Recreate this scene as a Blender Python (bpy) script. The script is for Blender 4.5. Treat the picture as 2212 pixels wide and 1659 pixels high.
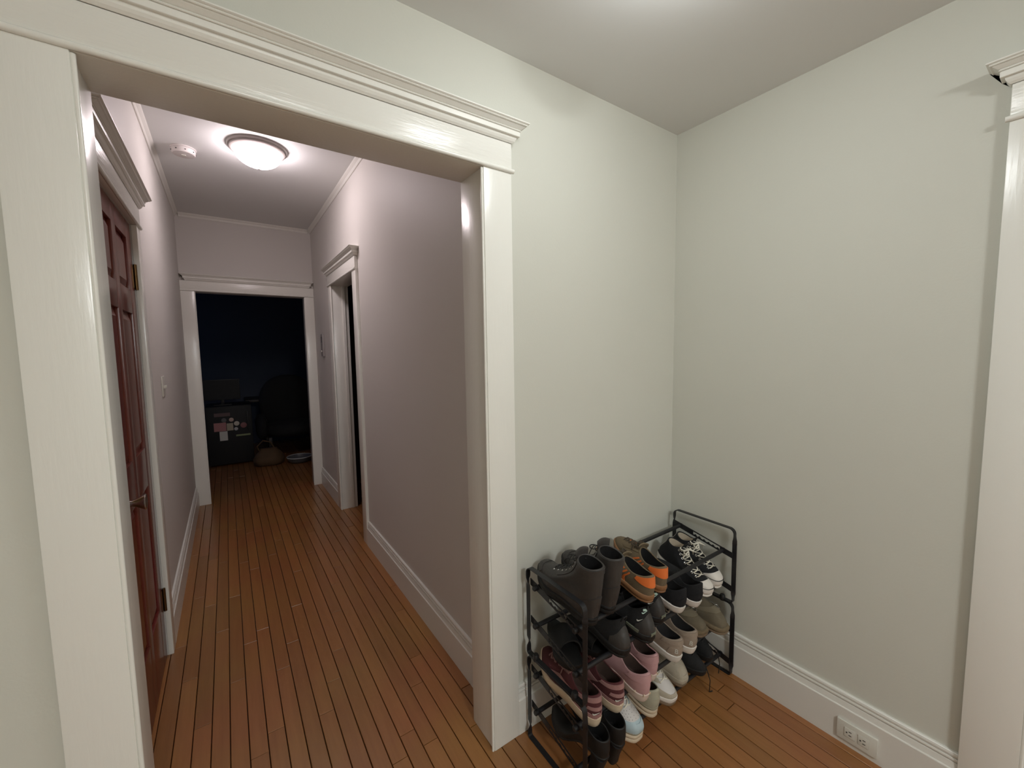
import bpy, bmesh, math, random
from mathutils import Vector, Matrix
random.seed(7)
for o in list(bpy.data.objects): bpy.data.objects.remove(o, do_unlink=True)
scene = bpy.context.scene
COL = scene.collection
PI = math.pi

# ------------------------------------------------------------------ camera
cd = bpy.data.cameras.new('camera'); cam = bpy.data.objects.new('camera', cd); COL.objects.link(cam)
cd.sensor_width = 36.0; cd.sensor_fit = 'HORIZONTAL'; cd.lens = 886.606 * 36.0 / 2212.0
cd.clip_start = 0.02; cd.clip_end = 60
_yaw, _pit, _rol = 0.6061, -0.0827, -0.0152
_fw = Vector((math.sin(_yaw)*math.cos(_pit), math.cos(_yaw)*math.cos(_pit), math.sin(_pit)))
_r = Vector((math.cos(_yaw), -math.sin(_yaw), 0)); _u = _r.cross(_fw)
_r2 = _r*math.cos(_rol) + _u*math.sin(_rol); _u2 = _u*math.cos(_rol) - _r*math.sin(_rol)
_m = Matrix((_r2, _u2, -_fw)).transposed().to_4x4(); _m.translation = Vector((-1.7858, -1.1946, 1.45))
cam.matrix_world = _m
scene.camera = cam

# ------------------------------------------------------------------ world, exposure
w = bpy.data.worlds.new('world'); scene.world = w; w.use_nodes = True
w.node_tree.nodes['Background'].inputs[0].default_value = (0.02, 0.03, 0.05, 1)
w.node_tree.nodes['Background'].inputs[1].default_value = 0.02
scene.view_settings.view_transform = 'Standard'; scene.view_settings.look = 'None'
scene.view_settings.exposure = 1.6; scene.view_settings.gamma = 1.0
scene.view_settings.use_curve_mapping = False
ROOM_LAMP = 8.5      # emission strength of the room's glass dome
REAR_LAMP = 25.0
HALL_LAMP = 13.5
ROOM_LAMP_COL = (0.965, 1.0, 1.0)
HALL_LAMP_COL = (1.0, 0.87, 0.90)

# ------------------------------------------------------------------ plan of the place (metres)
H, HH = 2.434, 2.745                    # ceiling of the room / of the hall
XL, YB = -3.60, -4.20                   # unseen left and back wall of the room
HL, HR, HE = -2.100, -0.977, 3.70       # hall: left wall, right wall, end wall
WT = 0.118                              # wall thickness
ZT = 2.042                              # top of every opening

# ------------------------------------------------------------------ materials
MATS = {}
def srgb(r, g, b):
    f = lambda c: c/12.92 if c <= .04045 else ((c+.055)/1.055)**2.4
    return (f(r/255), f(g/255), f(b/255), 1)
def mat(name, col, rough=.5, metal=0, bump=0, bscale=60, stretch=(1,1,1), var=0, vscale=8, coat=0, spec=.5, emit=None, estr=0, detail=4):
    if name in MATS: return MATS[name]
    m = bpy.data.materials.new(name); m.use_nodes = True; nt = m.node_tree; b = nt.nodes['Principled BSDF']
    c = col if len(col) == 4 else (*col, 1)
    b.inputs['Base Color'].default_value = c; b.inputs['Roughness'].default_value = rough; b.inputs['Metallic'].default_value = metal
    b.inputs['Specular IOR Level'].default_value = spec
    if coat: b.inputs['Coat Weight'].default_value = coat; b.inputs['Coat Roughness'].default_value = .15
    if bump or var:
        tc = nt.nodes.new('ShaderNodeTexCoord'); mp = nt.nodes.new('ShaderNodeMapping'); mp.inputs['Scale'].default_value = stretch
        nt.links.new(tc.outputs['Object'], mp.inputs['Vector'])
    if bump:
        n = nt.nodes.new('ShaderNodeTexNoise'); n.inputs['Scale'].default_value = bscale; n.inputs['Detail'].default_value = detail
        nt.links.new(mp.outputs[0], n.inputs['Vector'])
        bp = nt.nodes.new('ShaderNodeBump'); bp.inputs['Strength'].default_value = min(1, bump); bp.inputs['Distance'].default_value = .002
        nt.links.new(n.outputs['Fac'], bp.inputs['Height']); nt.links.new(bp.outputs[0], b.inputs['Normal'])
    if var:
        n2 = nt.nodes.new('ShaderNodeTexNoise'); n2.inputs['Scale'].default_value = vscale; n2.inputs['Detail'].default_value = 3
        nt.links.new(mp.outputs[0], n2.inputs['Vector'])
        mx = nt.nodes.new('ShaderNodeMix'); mx.data_type = 'RGBA'
        mx.inputs[6].default_value = tuple(max(0, x*(1-var)) for x in c[:3]) + (1,)
        mx.inputs[7].default_value = tuple(min(1, x*(1+var)) for x in c[:3]) + (1,)
        nt.links.new(n2.outputs['Fac'], mx.inputs[0]); nt.links.new(mx.outputs[2], b.inputs['Base Color'])
    if emit:
        b.inputs['Emission Color'].default_value = (*emit[:3], 1); b.inputs['Emission Strength'].default_value = estr
    MATS[name] = m; return m

M_wall = mat('wall_paint', srgb(214, 214, 204), .6, bump=.12, bscale=140, var=.015, vscale=2.5, spec=.3)
M_ceil = mat('ceiling_paint', srgb(230, 231, 230), .8, bump=.08, bscale=90, spec=.2)
M_hwall = mat('hall_wall_paint', srgb(214, 210, 205), .55, bump=.12, bscale=140, spec=.3)
M_trim = mat('trim_gloss_paint', srgb(240, 239, 232), .22, bump=.2, bscale=110, stretch=(1, 1, .12), spec=.5, detail=6)
M_trimh = mat('trim_gloss_paint_brushed_along', srgb(240, 239, 232), .2, bump=.5, bscale=150, stretch=(.10, .10, 1), spec=.5, detail=5)
M_base = mat('baseboard_paint', srgb(230, 228, 221), .32, bump=.12, bscale=40)
M_dark = mat('dark_void', (.012, .013, .016), .9)
M_black = mat('black_painted_steel', (.012, .012, .014), .45, bump=.1, bscale=200)
M_blackplastic = mat('black_plastic', (.01, .01, .011), .5)
M_brass = mat('aged_brass', (.16, .095, .04), .4, metal=1, bump=.2, bscale=90)
M_nickel = mat('satin_nickel', (.62, .60, .56), .22, metal=1)
M_plate = mat('ivory_plastic', srgb(222, 220, 210), .35)
M_slot = mat('socket_slot', (.02, .02, .02), .6)
M_detector = mat('detector_plastic', srgb(222, 216, 214), .4)
M_pan = mat('painted_metal_pan', srgb(170, 162, 158), .35)

def wood_mat(name, c0, c1, rough=.3, coat=.3, rnd=True, grain=(1, .06, 1), gs=60, dk=.25):
    m = bpy.data.materials.new(name); m.use_nodes = True; nt = m.node_tree; b = nt.nodes['Principled BSDF']
    tc = nt.nodes.new('ShaderNodeTexCoord'); mp = nt.nodes.new('ShaderNodeMapping'); mp.inputs['Scale'].default_value = grain
    geo = nt.nodes.new('ShaderNodeNewGeometry'); oi = nt.nodes.new('ShaderNodeObjectInfo')
    add = nt.nodes.new('ShaderNodeVectorMath'); add.operation = 'ADD'
    cmb = nt.nodes.new('ShaderNodeCombineXYZ')
    mul = nt.nodes.new('ShaderNodeMath'); mul.operation = 'MULTIPLY'; mul.inputs[1].default_value = 37.0
    rnd_out = oi.outputs['Random'] if rnd else geo.outputs['Random Per Island']
    nt.links.new(rnd_out, mul.inputs[0])
    for k in range(3): nt.links.new(mul.outputs[0], cmb.inputs[k])
    nt.links.new(geo.outputs['Position'], add.inputs[0]); nt.links.new(cmb.outputs[0], add.inputs[1])
    nt.links.new(add.outputs[0], mp.inputs['Vector'])
    n = nt.nodes.new('ShaderNodeTexNoise'); n.inputs['Scale'].default_value = gs; n.inputs['Detail'].default_value = 6; n.inputs['Roughness'].default_value = .65
    nt.links.new(mp.outputs[0], n.inputs['Vector'])
    mx = nt.nodes.new('ShaderNodeMix'); mx.data_type = 'RGBA'; mx.inputs[6].default_value = c0; mx.inputs[7].default_value = c1
    nt.links.new(n.outputs['Fac'], mx.inputs[0])
    hs = nt.nodes.new('ShaderNodeHueSaturation')
    mr = nt.nodes.new('ShaderNodeMapRange'); mr.inputs['To Min'].default_value = 1-dk; mr.inputs['To Max'].default_value = 1+dk
    nt.links.new(rnd_out, mr.inputs['Value']); nt.links.new(mr.outputs[0], hs.inputs['Value'])
    n2 = nt.nodes.new('ShaderNodeTexNoise'); n2.inputs['Scale'].default_value = 2.2; n2.inputs['Detail'].default_value = 3
    nt.links.new(geo.outputs['Position'], n2.inputs['Vector'])
    mr2 = nt.nodes.new('ShaderNodeMapRange'); mr2.inputs['From Min'].default_value = .3; mr2.inputs['From Max'].default_value = .7; mr2.inputs['To Min'].default_value = .485; mr2.inputs['To Max'].default_value = .505
    nt.links.new(n2.outputs['Fac'], mr2.inputs['Value']); nt.links.new(mr2.outputs[0], hs.inputs['Hue'])
    nt.links.new(mx.outputs[2], hs.inputs['Color']); nt.links.new(hs.outputs[0], b.inputs['Base Color'])
    bp = nt.nodes.new('ShaderNodeBump'); bp.inputs['Strength'].default_value = .12; bp.inputs['Distance'].default_value = .002
    nt.links.new(n.outputs['Fac'], bp.inputs['Height']); nt.links.new(bp.outputs[0], b.inputs['Normal'])
    b.inputs['Roughness'].default_value = rough; b.inputs['Coat Weight'].default_value = coat; b.inputs['Coat Roughness'].default_value = .2
    MATS[name] = m; return m
M_plank = wood_mat('oak_strip_floor', srgb(134, 90, 48), srgb(166, 117, 66), .33, .25, dk=.12)
M_plank_join = wood_mat('oak_strip_floor_joined', srgb(134, 90, 48), srgb(166, 117, 66), .33, .25, rnd=False, dk=.12)
M_door = wood_mat('red_brown_varnish', srgb(88, 40, 28), srgb(122, 60, 42), .3, .3, grain=(1, 1, .05), dk=.08)

# ------------------------------------------------------------------ helpers
def link(o, parent=None):
    COL.objects.link(o)
    if parent: o.parent = parent
    return o
def finish(name, bm, m, parent=None, smooth=False, recalc=True):
    if recalc: bmesh.ops.recalc_face_normals(bm, faces=bm.faces)
    me = bpy.data.meshes.new(name); bm.to_mesh(me); bm.free()
    if smooth:
        for p in me.polygons: p.use_smooth = True
        if smooth != 'all':
            try: me.set_sharp_from_angle(angle=math.radians(smooth if isinstance(smooth, (int, float)) and smooth > 1 else 40))
            except Exception: pass
    for mm in (m if isinstance(m, (list, tuple)) else [m]): me.materials.append(mm)
    return link(bpy.data.objects.new(name, me), parent)
def bm_box(bm, a, b, bevel=0):
    lo = [min(p, q) for p, q in zip(a, b)]; hi = [max(p, q) for p, q in zip(a, b)]
    r = bmesh.ops.create_cube(bm, size=1)
    vs = r['verts']
    for v in vs: v.co = Vector([(lo[k]+hi[k])/2 + v.co[k]*(hi[k]-lo[k]) for k in range(3)])
    if bevel:
        es = list({e for v in vs for e in v.link_edges})
        bmesh.ops.bevel(bm, geom=es, offset=bevel, segments=2, affect='EDGES', profile=.6)
    return bm
def box(name, a, b, m, parent=None, bevel=0):
    bm = bmesh.new(); bm_box(bm, a, b, bevel); return finish(name, bm, m, parent, smooth=bool(bevel))
def boxes(name, lst, m, parent=None, bevel=0):
    bm = bmesh.new()
    for a, b in lst: bm_box(bm, a, b, bevel)
    return finish(name, bm, m, parent, smooth=bool(bevel))
def empty(name, loc=(0, 0, 0), parent=None):
    o = bpy.data.objects.new(name, None); o.empty_display_size = .05; o.location = loc; return link(o, parent)
def tag(o, label=None, cat=None, group=None, kind=None):
    if label: o['label'] = label
    if cat: o['category'] = cat
    if group: o['group'] = group
    if kind: o['kind'] = kind
    return o
def bm_rings(bm, rings, close_u=True, cap0=False, cap1=False):
    vr = [[bm.verts.new(p) for p in r] for r in rings]; n = len(rings[0])
    for a, b in zip(vr[:-1], vr[1:]):
        for i in range(n if close_u else n-1):
            j = (i+1) % n
            try: bm.faces.new((a[i], a[j], b[j], b[i]))
            except ValueError: pass
    if cap0: bm.faces.new(vr[0][::-1])
    if cap1: bm.faces.new(vr[-1])
    return vr
def bm_tube(bm, pts, r, n=8, cap=True, flat=None):
    pts = [Vector(p) for p in pts]; rings = []; up = Vector((0.13, .21, 1)).normalized()
    prev = None
    for i, p in enumerate(pts):
        t = (pts[min(i+1, len(pts)-1)] - pts[max(i-1, 0)])
        t = t.normalized() if t.length > 1e-9 else Vector((0, 0, 1))
        if prev is None:
            a = t.cross(up)
            if a.length < .05: a = t.cross(Vector((1, 0, 0)))
        else: a = prev - t*prev.dot(t)
        a.normalize(); prev = a; b = t.cross(a)
        rr = r[i] if isinstance(r, (list, tuple)) else r
        fl = flat if flat else 1
        rings.append([p + a*math.cos(2*PI*k/n)*rr + b*math.sin(2*PI*k/n)*rr*fl for k in range(n)])
    bm_rings(bm, rings, True, cap, cap)
def tube(name, pts, r, m, parent=None, n=10):
    bm = bmesh.new(); bm_tube(bm, pts, r, n); return finish(name, bm, m, parent, smooth=True)
def lathe(name, prof, c, m, parent=None, n=40, axis='z', cap=True):
    bm = bmesh.new(); rings = []
    for r, h in prof:
        ring = []
        for k in range(n):
            a = 2*PI*k/n; x, y = r*math.cos(a), r*math.sin(a)
            ring.append(Vector(c) + (Vector((x, y, h)) if axis == 'z' else Vector((h, x, y)) if axis == 'x' else Vector((x, h, y))))
        rings.append(ring)
    bm_rings(bm, rings, True, cap, cap); return finish(name, bm, m, parent, smooth=35)

# wall frames: (u along the wall, n out of the wall, z) -> world
def facing_my(y0): return lambda u, n, z: (u, y0-n, z)
def facing_px(x0): return lambda u, n, z: (x0+n, u, z)
def facing_mx(x0): return lambda u, n, z: (x0-n, u, z)
def facing_py(y0): return lambda u, n, z: (u, y0+n, z)
def sweep(name, mp, prof, u0, u1, m, parent=None, smooth=30):
    bm = bmesh.new()
    bm_rings(bm, [[mp(u, n, z) for n, z in prof] for u in (u0, u1)], True, True, True)
    return finish(name, bm, m, parent, smooth=smooth)

# ------------------------------------------------------------------ the setting: floor
floor = box('floor', (XL-.1, YB-.1, -.06), (0.9, 7.2, -.019), mat('gap_dirt', (.012, .007, .004), .9)); tag(floor, kind='structure')
PITCH, X0 = 0.0584, -2.034
joints = {2: [1.367], 3: [1.699], 4: [2.147, 2.80], 7: [1.055], 6: [.885, 2.69], 8: [1.379], 5: [.546], 11: [1.184], 10: [.861, 2.229],
          12: [1.477], 13: [1.698, .153], 14: [.434, 1.929], 15: [.597, 2.166], 16: [.981, .116], 9: [1.796], 0: [1.054]}
row0 = int((XL-X0)/PITCH)-1; row1 = int((0-X0)/PITCH)+1
planks_sep, planks_join = [], []
for k in range(row0, row1+1):
    xa = max(X0+k*PITCH, XL); xb = min(X0+(k+1)*PITCH, .0)
    if xb-xa < .006: continue
    js = sorted(joints.get(k, []))
    ys = [YB]; y = YB
    first = js[0] if js else None; last = js[-1] if js else None
    inner = []
    if js:
        y = js[0]-random.uniform(.75, 1.25)
        while y > YB+.1: inner.append(y); y -= random.uniform(.5, 1.3)
        for a, b in zip(js[:-1], js[1:]):
            if b-a > 1.4: pass
        inner += js; y = js[-1]+random.uniform(.7, 1.2)
    else: y = YB+random.uniform(.2, 1.2)
    while y < 6.9: inner.append(y); y += random.uniform(.5, 1.3)
    ys = [YB]+sorted(inner)+[7.1]
    for a, b in zip(ys[:-1], ys[1:]):
        if b-a < .02: continue
        # planks that the camera looks at become parts of their own
        vis = (-2.12 < xa < HR+.03 and b > -.1 and a < 4.5) or (xa > -1.25 and b > -1.05 and a < .02 and (xb+1.0) > -.9*max(0, -(max(a, -1.0)))-.2) or (xa < -1.0 and xa > -2.1 and b > -.15 and a < 0)
        (planks_sep if vis else planks_join).append((xa, xb, a, b))
def bm_plank(bm, xa, xb, a, b):
    g = .0015; dz = random.uniform(-.0004, .0004); c = .0016
    lo = [(xa+g, a+g), (xb-g, a+g), (xb-g, b-g), (xa+g, b-g)]
    ti = [(xa+g+c, a+g+c*.4), (xb-g-c, a+g+c*.4), (xb-g-c, b-g-c*.4), (xa+g+c, b-g-c*.4)]
    r0 = [bm.verts.new((x, y, -.019)) for x, y in lo]; r1 = [bm.verts.new((x, y, -.0012+dz)) for x, y in lo]; r2 = [bm.verts.new((x, y, dz)) for x, y in ti]
    for p, q in ((r0, r1), (r1, r2)):
        for i in range(4): bm.faces.new((p[i], p[(i+1) % 4], q[(i+1) % 4], q[i]))
    bm.faces.new(r2); bm.faces.new(r0[::-1])
planks_sep.sort(key=lambda p: (max(p[2], 0))); planks_join += planks_sep[295:]; planks_sep = planks_sep[:295]
for p in planks_sep:
    bm = bmesh.new(); bm_plank(bm, *p); finish('plank', bm, M_plank, floor, recalc=False)
bm = bmesh.new()
for p in planks_join: bm_plank(bm, *p)
tag(finish('planks_beyond', bm, M_plank_join, floor, recalc=False), kind='stuff')

# ------------------------------------------------------------------ walls and ceilings
def struct(o): return tag(o, kind='structure')
W0 = -.03
OL, OR = -2.000, -1.0705                 # cased opening between room and hall
struct(boxes('wall_front', [((XL-.1, 0, W0), (OL-.012, WT, HH+.1)), ((OR+.012, 0, W0), (.0+.12, WT, HH+.1)), ((OL-.012, 0, ZT+.015), (OR+.012, WT, HH+.1))], M_wall))
RD0, RD1 = -1.93, -1.126                 # opening in the room's right wall
struct(boxes('wall_right', [((0, RD1+.0, W0), (WT, 0, H+.05)), ((0, YB-.1, W0), (WT, RD0, H+.05)), ((0, RD0, ZT+.0), (WT, RD1, H+.05))], M_wall))
struct(box('wall_left', (XL-WT, YB-.1, W0), (XL, 0, H+.05), M_wall))
struct(box('wall_back', (XL-WT, YB-WT, W0), (WT, YB, H+.05), M_wall))
struct(box('ceiling', (XL-.1, YB-.1, H), (.1, 0, H+.04), M_ceil))
LD0, LD1 = 0.60, 1.30                    # door leaf in the hall's left wall
struct(boxes('wall_hall_left', [((HL-WT, WT, W0), (HL, LD0-.02, HH+.05)), ((HL-WT, LD1+.012, W0), (HL, HE, HH+.05)), ((HL-WT, LD0-.02, ZT-.01), (HL, LD1+.012, HH+.05))], M_hwall))
SD0, SD1 = 1.985, 2.745                  # doorway in the hall's right wall
struct(boxes('wall_hall_right', [((HR, WT, W0), (HR+WT, SD0-.015, HH+.05)), ((HR, SD1+.015, W0), (HR+WT, HE, HH+.05)), ((HR, SD0-.015, ZT+.015), (HR+WT, SD1+.015, HH+.05))], M_hwall))
EO0, EO1 = -1.996, -1.066
struct(boxes('wall_hall_end', [((-3.2, HE, W0), (EO0-.012, HE+WT, HH+.05)), ((EO1+.012, HE, W0), (.7, HE+WT, HH+.05)), ((EO0-.012, HE, ZT+.015), (EO1+.012, HE+WT, HH+.05))], M_hwall))
struct(box('ceiling_hall', (HL-.1, 0.05, HH), (HR+.1, HE+WT, HH+.04), M_ceil))
# the unlit room past the end of the hall and the one behind the side doorway
M_navy = mat('slate_blue_paint', srgb(66, 72, 84), .7, bump=.1, bscale=120)
struct(box('wall_far', (-3.2, 6.6, W0), (.7, 6.7, HH+.05), M_navy))
struct(box('wall_far_left', (-3.3, HE+WT, W0), (-3.2, 6.7, HH+.05), M_navy))
struct(box('wall_far_right', (.7, HE+WT, W0), (.8, 6.7, HH+.05), M_navy))
wn = struct(empty('added_window_1', (-3.199, 5.5, 1.5)))  # out-of-view window, added to give the far room its bluish darkness
box('pane', (.0005, -.5, -.6), (.004, .5, .6), mat('blue_fill_pane', (.02, .025, .03), .1, emit=(.25, .45, 1.0), estr=.10), wn)  # faint blue fill glow, an added source
for a, b in (((0, -.56, -.66), (.02, -.5, .66)), ((0, .5, -.66), (.02, .56, .66)), ((0, -.5, .6), (.02, .5, .66)), ((0, -.5, -.66), (.02, .5, -.6)), ((0, -.5, -.015), (.012, .5, .015))): box('frame', a, b, M_trim, wn)
struct(box('ceiling_far', (-3.3, HE+WT, HH), (.8, 6.7, HH+.04), M_ceil))
struct(boxes('wall_side_room', [((HR+WT+1.4, 1.2, W0), (HR+WT+1.5, 3.6, HH)), ((HR+WT, 1.1, W0), (HR+WT+1.5, 1.2, HH)), ((HR+WT, 3.6, W0), (HR+WT+1.5, 3.69, HH)), ((HR+WT, 1.1, HH), (HR+WT+1.5, 3.69, HH+.05))], M_navy))
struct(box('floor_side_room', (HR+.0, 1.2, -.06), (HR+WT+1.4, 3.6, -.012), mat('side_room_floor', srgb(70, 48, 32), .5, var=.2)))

# ------------------------------------------------------------------ trim
CORN = [(0, 0), (.004, 0), (.011, .004), (.016, .009), (.018, .0125), (.018, .0145), (.027, .0146), (.030, .0155), (.030, .0265), (.0275, .0267), (.0275, .0278), (.033, .0280), (.035, .0294), (.033, .0308), (.031, .0312), (.031, .0320), (.036, .0328), (.041, .0350), (.049, .0385), (.0485, .0396), (.0555, .0398), (.058, .0412), (.0565, .0426), (.0565, .0432), (.061, .0436), (.065, .0450), (.065, .0475)]
def cornice(name, mp, u0, u1, zb, n0, m, parent, scale=1.):
    rings = []
    for p, z in CORN:
        p *= scale*.69; z = zb+z*scale*1.24
        rings.append([mp(u0-p, 0, z), mp(u0-p, n0+p, z), mp(u1+p, n0+p, z), mp(u1+p, 0, z)])
    bm = bmesh.new(); vr = bm_rings(bm, rings, False); bm.faces.new(vr[-1])
    bm.faces.new([r[0] for r in vr]); bm.faces.new([r[3] for r in vr][::-1])
    return finish(name, bm, m, parent)
def cased(idx, mp, a, b, cw, depth, zt=ZT, cl=None, cr=None, ch=.094, nf=.02, jamb=True, limits=None, corn=True):
    """casing around an opening from u=a to u=b: jambs, beads, side casings, head board, bead and cornice"""
    t = tag(empty('trim_%d' % idx), kind='structure')
    lo, hi = (a-cw, b+cw) if limits is None else limits
    B = lambda n, p, q, bev=.0025: box(n, mp(*p), mp(*q), M_trim, t, bev)
    B('casing', (lo, -.0005, 0.0), (a-.0, nf, zt)); B('casing', (b, -.0005, 0.0), (hi, nf, zt))
    if jamb:
        B('jamb', (a-.012, -depth, 0.0), (a+.0005, nf-.006, zt)); B('jamb', (b-.0005, -depth, 0.0), (b+.012, nf-.006, zt))
        B('head_jamb', (a-.012, -depth, zt-.0018), (b+.012, nf-.004, zt+.015))
        for u in (a+.0035, b-.0035):
            tube('bead', [mp(u, nf-.007, .0), mp(u, nf-.007, zt-.004)], .0048, M_trim, t)
    box('head_board', mp(lo, -.0005, zt), mp(hi, nf+.003, zt+ch), M_trimh, t, .003)
    bm = bmesh.new()
    ex = .007 if limits is None else 0
    bm_tube(bm, [mp(lo-ex, nf+.002, zt+.006), mp(hi+ex, nf+.002, zt+.006)], .0075, 12); finish('head_bead', bm, M_trim, t, smooth=True)
    if corn: cornice('cornice', mp, lo if limits is None else lo+.046, hi if limits is None else hi-.046, zt+ch, nf+.003, M_trim, t)
    return t
cased(1, facing_my(0), OL, OR, .1095, .137)
cased(2, facing_px(HL), LD0-.008, LD1+.008, .085, .05, zt=ZT-.01, jamb=False)
cased(3, facing_mx(HR), SD0, SD1, .105, .13)
cased(4, facing_my(HE), EO0, EO1, .09, .13, limits=(HL+.001, HR-.001))
cased(5, facing_mx(0), RD0, RD1, .114, .12)
# back side of the cased opening: flat casing on the hall face of the front wall
t = tag(empty('trim_6'), kind='structure')
box('casing', (HL+.001, WT, 0), (OL-.006, WT+.018, ZT+.1), M_trim, t, .002); box('casing', (OR+.006, WT, 0), (HR-.001, WT+.018, ZT+.1), M_trim, t, .002)
box('head_board', (OL-.001, WT, ZT+.007), (OR+.001, WT+.018, ZT+.1), M_trim, t, .002)

BASE = [(0, 0), (.020, 0), (.020, .1345), (.0185, .1370), (.0160, .1380), (.0125, .1575), (.0085, .1580), (.0085, .1612), (.0125, .1617), (.0130, .1655), (.0120, .1695), (.0080, .1700), (.0080, .1730), (.0105, .1735), (.0112, .1790), (.0095, .1850), (.007, .187), (0, .187)]
def baseboard(name, mp, u0, u1): return struct(sweep(name, mp, BASE, u0, u1, M_base, smooth=False))
baseboard('baseboard_front', facing_my(0), -.9615, -.0005)
baseboard('baseboard_front_left', facing_my(0), XL, OL-.111)
baseboard('baseboard_right', facing_mx(0), RD1+.1145, -.0215)
baseboard('baseboard_right_rear', facing_mx(0), YB+.0005, RD0-.1145)
baseboard('baseboard_left', facing_px(XL), YB+.0005, -.0205)
baseboard('baseboard_back', facing_py(YB), XL+.0205, -.0205)
baseboard('baseboard_hall_right', facing_mx(HR), WT+.0185, SD0-.1055)
baseboard('baseboard_hall_right_rear', facing_mx(HR), SD1+.1055, HE-.0215)
baseboard('baseboard_hall_left', facing_px(HL), LD1+.0935, HE-.0215)
baseboard('baseboard_hall_left_near', facing_px(HL), WT+.0185, LD0-.0935)
CROWN = [(0, 0), (.006, 0), (.010, .006), (.012, .016), (.022, .026), (.026, .030), (.028, .036), (0, .036)]
def crown(i, mp, u0, u1): return struct(sweep('trim_%d' % i, mp, [(n, HH-.036+z) for n, z in CROWN], u0, u1, M_base))
crown(7, facing_px(HL), WT, HE); crown(8, facing_mx(HR), WT, HE); crown(9, facing_my(HE), HL+.0285, HR-.0285); crown(10, facing_py(WT), HL+.0285, HR-.0285)

# ------------------------------------------------------------------ hall door: red-brown panel door, closed
d = tag(empty('door_1', (HL-.03, LD0, 0)), kind='structure')
def dbox(name, n0, n1, y0, y1, z0, z1, m=M_door, parent=None, bev=.002):
    o = box(name, (n0, y0-LD0, z0), (n1, y1-LD0, z1), m, parent or d, bev); return o
dbox('core', -.006, .012, LD0, LD1, .008, ZT-.014)
for y0, y1 in ((LD0, LD0+.105), (.915, .985), (LD1-.105, LD1)):
    dbox('stile', .0121, .026, y0, y1, .008, ZT-.014)
for z0, z1 in ((.008, .29), (.875, 1.045), (1.63, 1.73), (1.95, ZT-.014)):
    for y0, y1 in ((LD0+.105, .915), (.985, LD1-.105)): dbox('rail', .0121, .0258, y0, y1, z0, z1)
for z0, z1 in ((.29, .875), (1.045, 1.63), (1.73, 1.95)):
    for y0, y1 in ((LD0+.105, .915), (.985, LD1-.105)):
        bm = bmesh.new(); q = []
        for i, n in ((.004, .0122), (.012, .0125), (.034, .021)):
            q.append([(n, y0+i-LD0, z0+i), (n, y1-i-LD0, z0+i), (n, y1-i-LD0, z1-i), (n, y0+i-LD0, z1-i)])
        bm_rings(bm, q, True, True, True); finish('panel', bm, M_door, d)
kb = lathe('knob', [(.0, .012), (.026, .012), (.028, .015), (.024, .019), (.011, .022), (.010, .036), (.013, .044), (.020, .056), (.026, .066), (.0275, .070), (.025, .0725), (0, .0735)], (.0145, .075, .945), M_nickel, d, 28, 'x')
box('lock_plate', (.0262, .045, .86), (.0285, .105, 1.02), M_brass, d, .001)
for z in (.285, 1.80):
    hg = box('hinge', (.024, LD1-LD0-.022, z-.05), (.0275, LD1-LD0+.006, z+.05), M_brass, d, .001)
    hg2 = tube('hinge_pin', [(.033, LD1-LD0+.002, z-.056), (.033, LD1-LD0+.002, z+.056)], .0065, M_brass, hg)
# the right wall's door: plain panel door standing shut inside its casing
d2 = tag(empty('door_2', (0, 0, 0)), kind='structure')
box('leaf', (.06, RD0+.0, .01), (.095, RD1-.0, ZT-.004), M_trim, d2, .002)
for z0, z1 in ((.2, .95), (1.1, 1.9)): box('panel', (.054, RD0+.11, z0), (.0605, RD1-.11, z1), M_trim, d2, .004)
# door stop on the side doorway's far jamb
st = tag(empty('trim_11'), kind='structure')
box('stop', (HR+.075, SD1-.012, .002), (HR+.100, SD1-.0005, ZT-.001), M_trim, st, .002)
box('stop', (HR+.075, SD0+.0005, .002), (HR+.100, SD0+.012, ZT-.001), M_trim, st, .002)

# ------------------------------------------------------------------ lamps
def flush_lamp(x, y, z, R, label, strength, col, name):
    t = tag(empty('ceiling_light', (x, y, z)), label, 'ceiling light')
    lathe('pan', [(.0, -.0005), (R, -.0005), (R, -.006), (R*.975, -.014), (R*.93, -.017), (R*.92, -.024), (R*.86, -.030), (R*.80, -.032), (R*.79, -.028), (0, -.028)], (0, 0, 0), M_pan, t, 48)
    gm = mat('lit_glass_'+name, srgb(240, 238, 232), .3, emit=col, estr=strength)
    Rg = R*.79; prof = [(Rg, -.0285)]
    for k in range(0, 13):
        a = k/12*PI/2; prof.append((Rg*math.cos(a), -.032-R*.52*math.sin(a)))
    prof[-1] = (.004, prof[-1][1])
    lathe('glass_bowl', prof, (0, 0, 0), gm, t, 48, cap=False)
    zb = -.032-R*.52
    lathe('finial', [(.0, zb+.002), (.010, zb+.001), (.011, zb-.002), (.006, zb-.004), (.008, zb-.009), (.005, zb-.014), (0, zb-.015)], (0, 0, 0), M_pan, t, 20)
    return t
flush_lamp(-1.545, 1.93, HH, .165, 'lit flush ceiling light with frosted glass bowl on the hall ceiling', HALL_LAMP, HALL_LAMP_COL, 'hall')
flush_lamp(-.90, -.64, H, .165, 'lit flush ceiling light with frosted glass bowl over the shoe rack end of the room', ROOM_LAMP, ROOM_LAMP_COL, 'room')
flush_lamp(-1.45, -3.0, H, .28, 'lit flush ceiling light with frosted glass bowl in the rear of the entry room', REAR_LAMP, ROOM_LAMP_COL, 'rear')
sd = tag(empty('smoke_detector', (-1.93, 2.19, HH)), 'white round smoke detector on the hall ceiling beside the lamp', 'smoke detector')
lathe('base', [(0, -.0004), (.066, -.0004), (.067, -.006), (.064, -.009), (0, -.009)], (0, 0, 0), M_detector, sd, 40)
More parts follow.
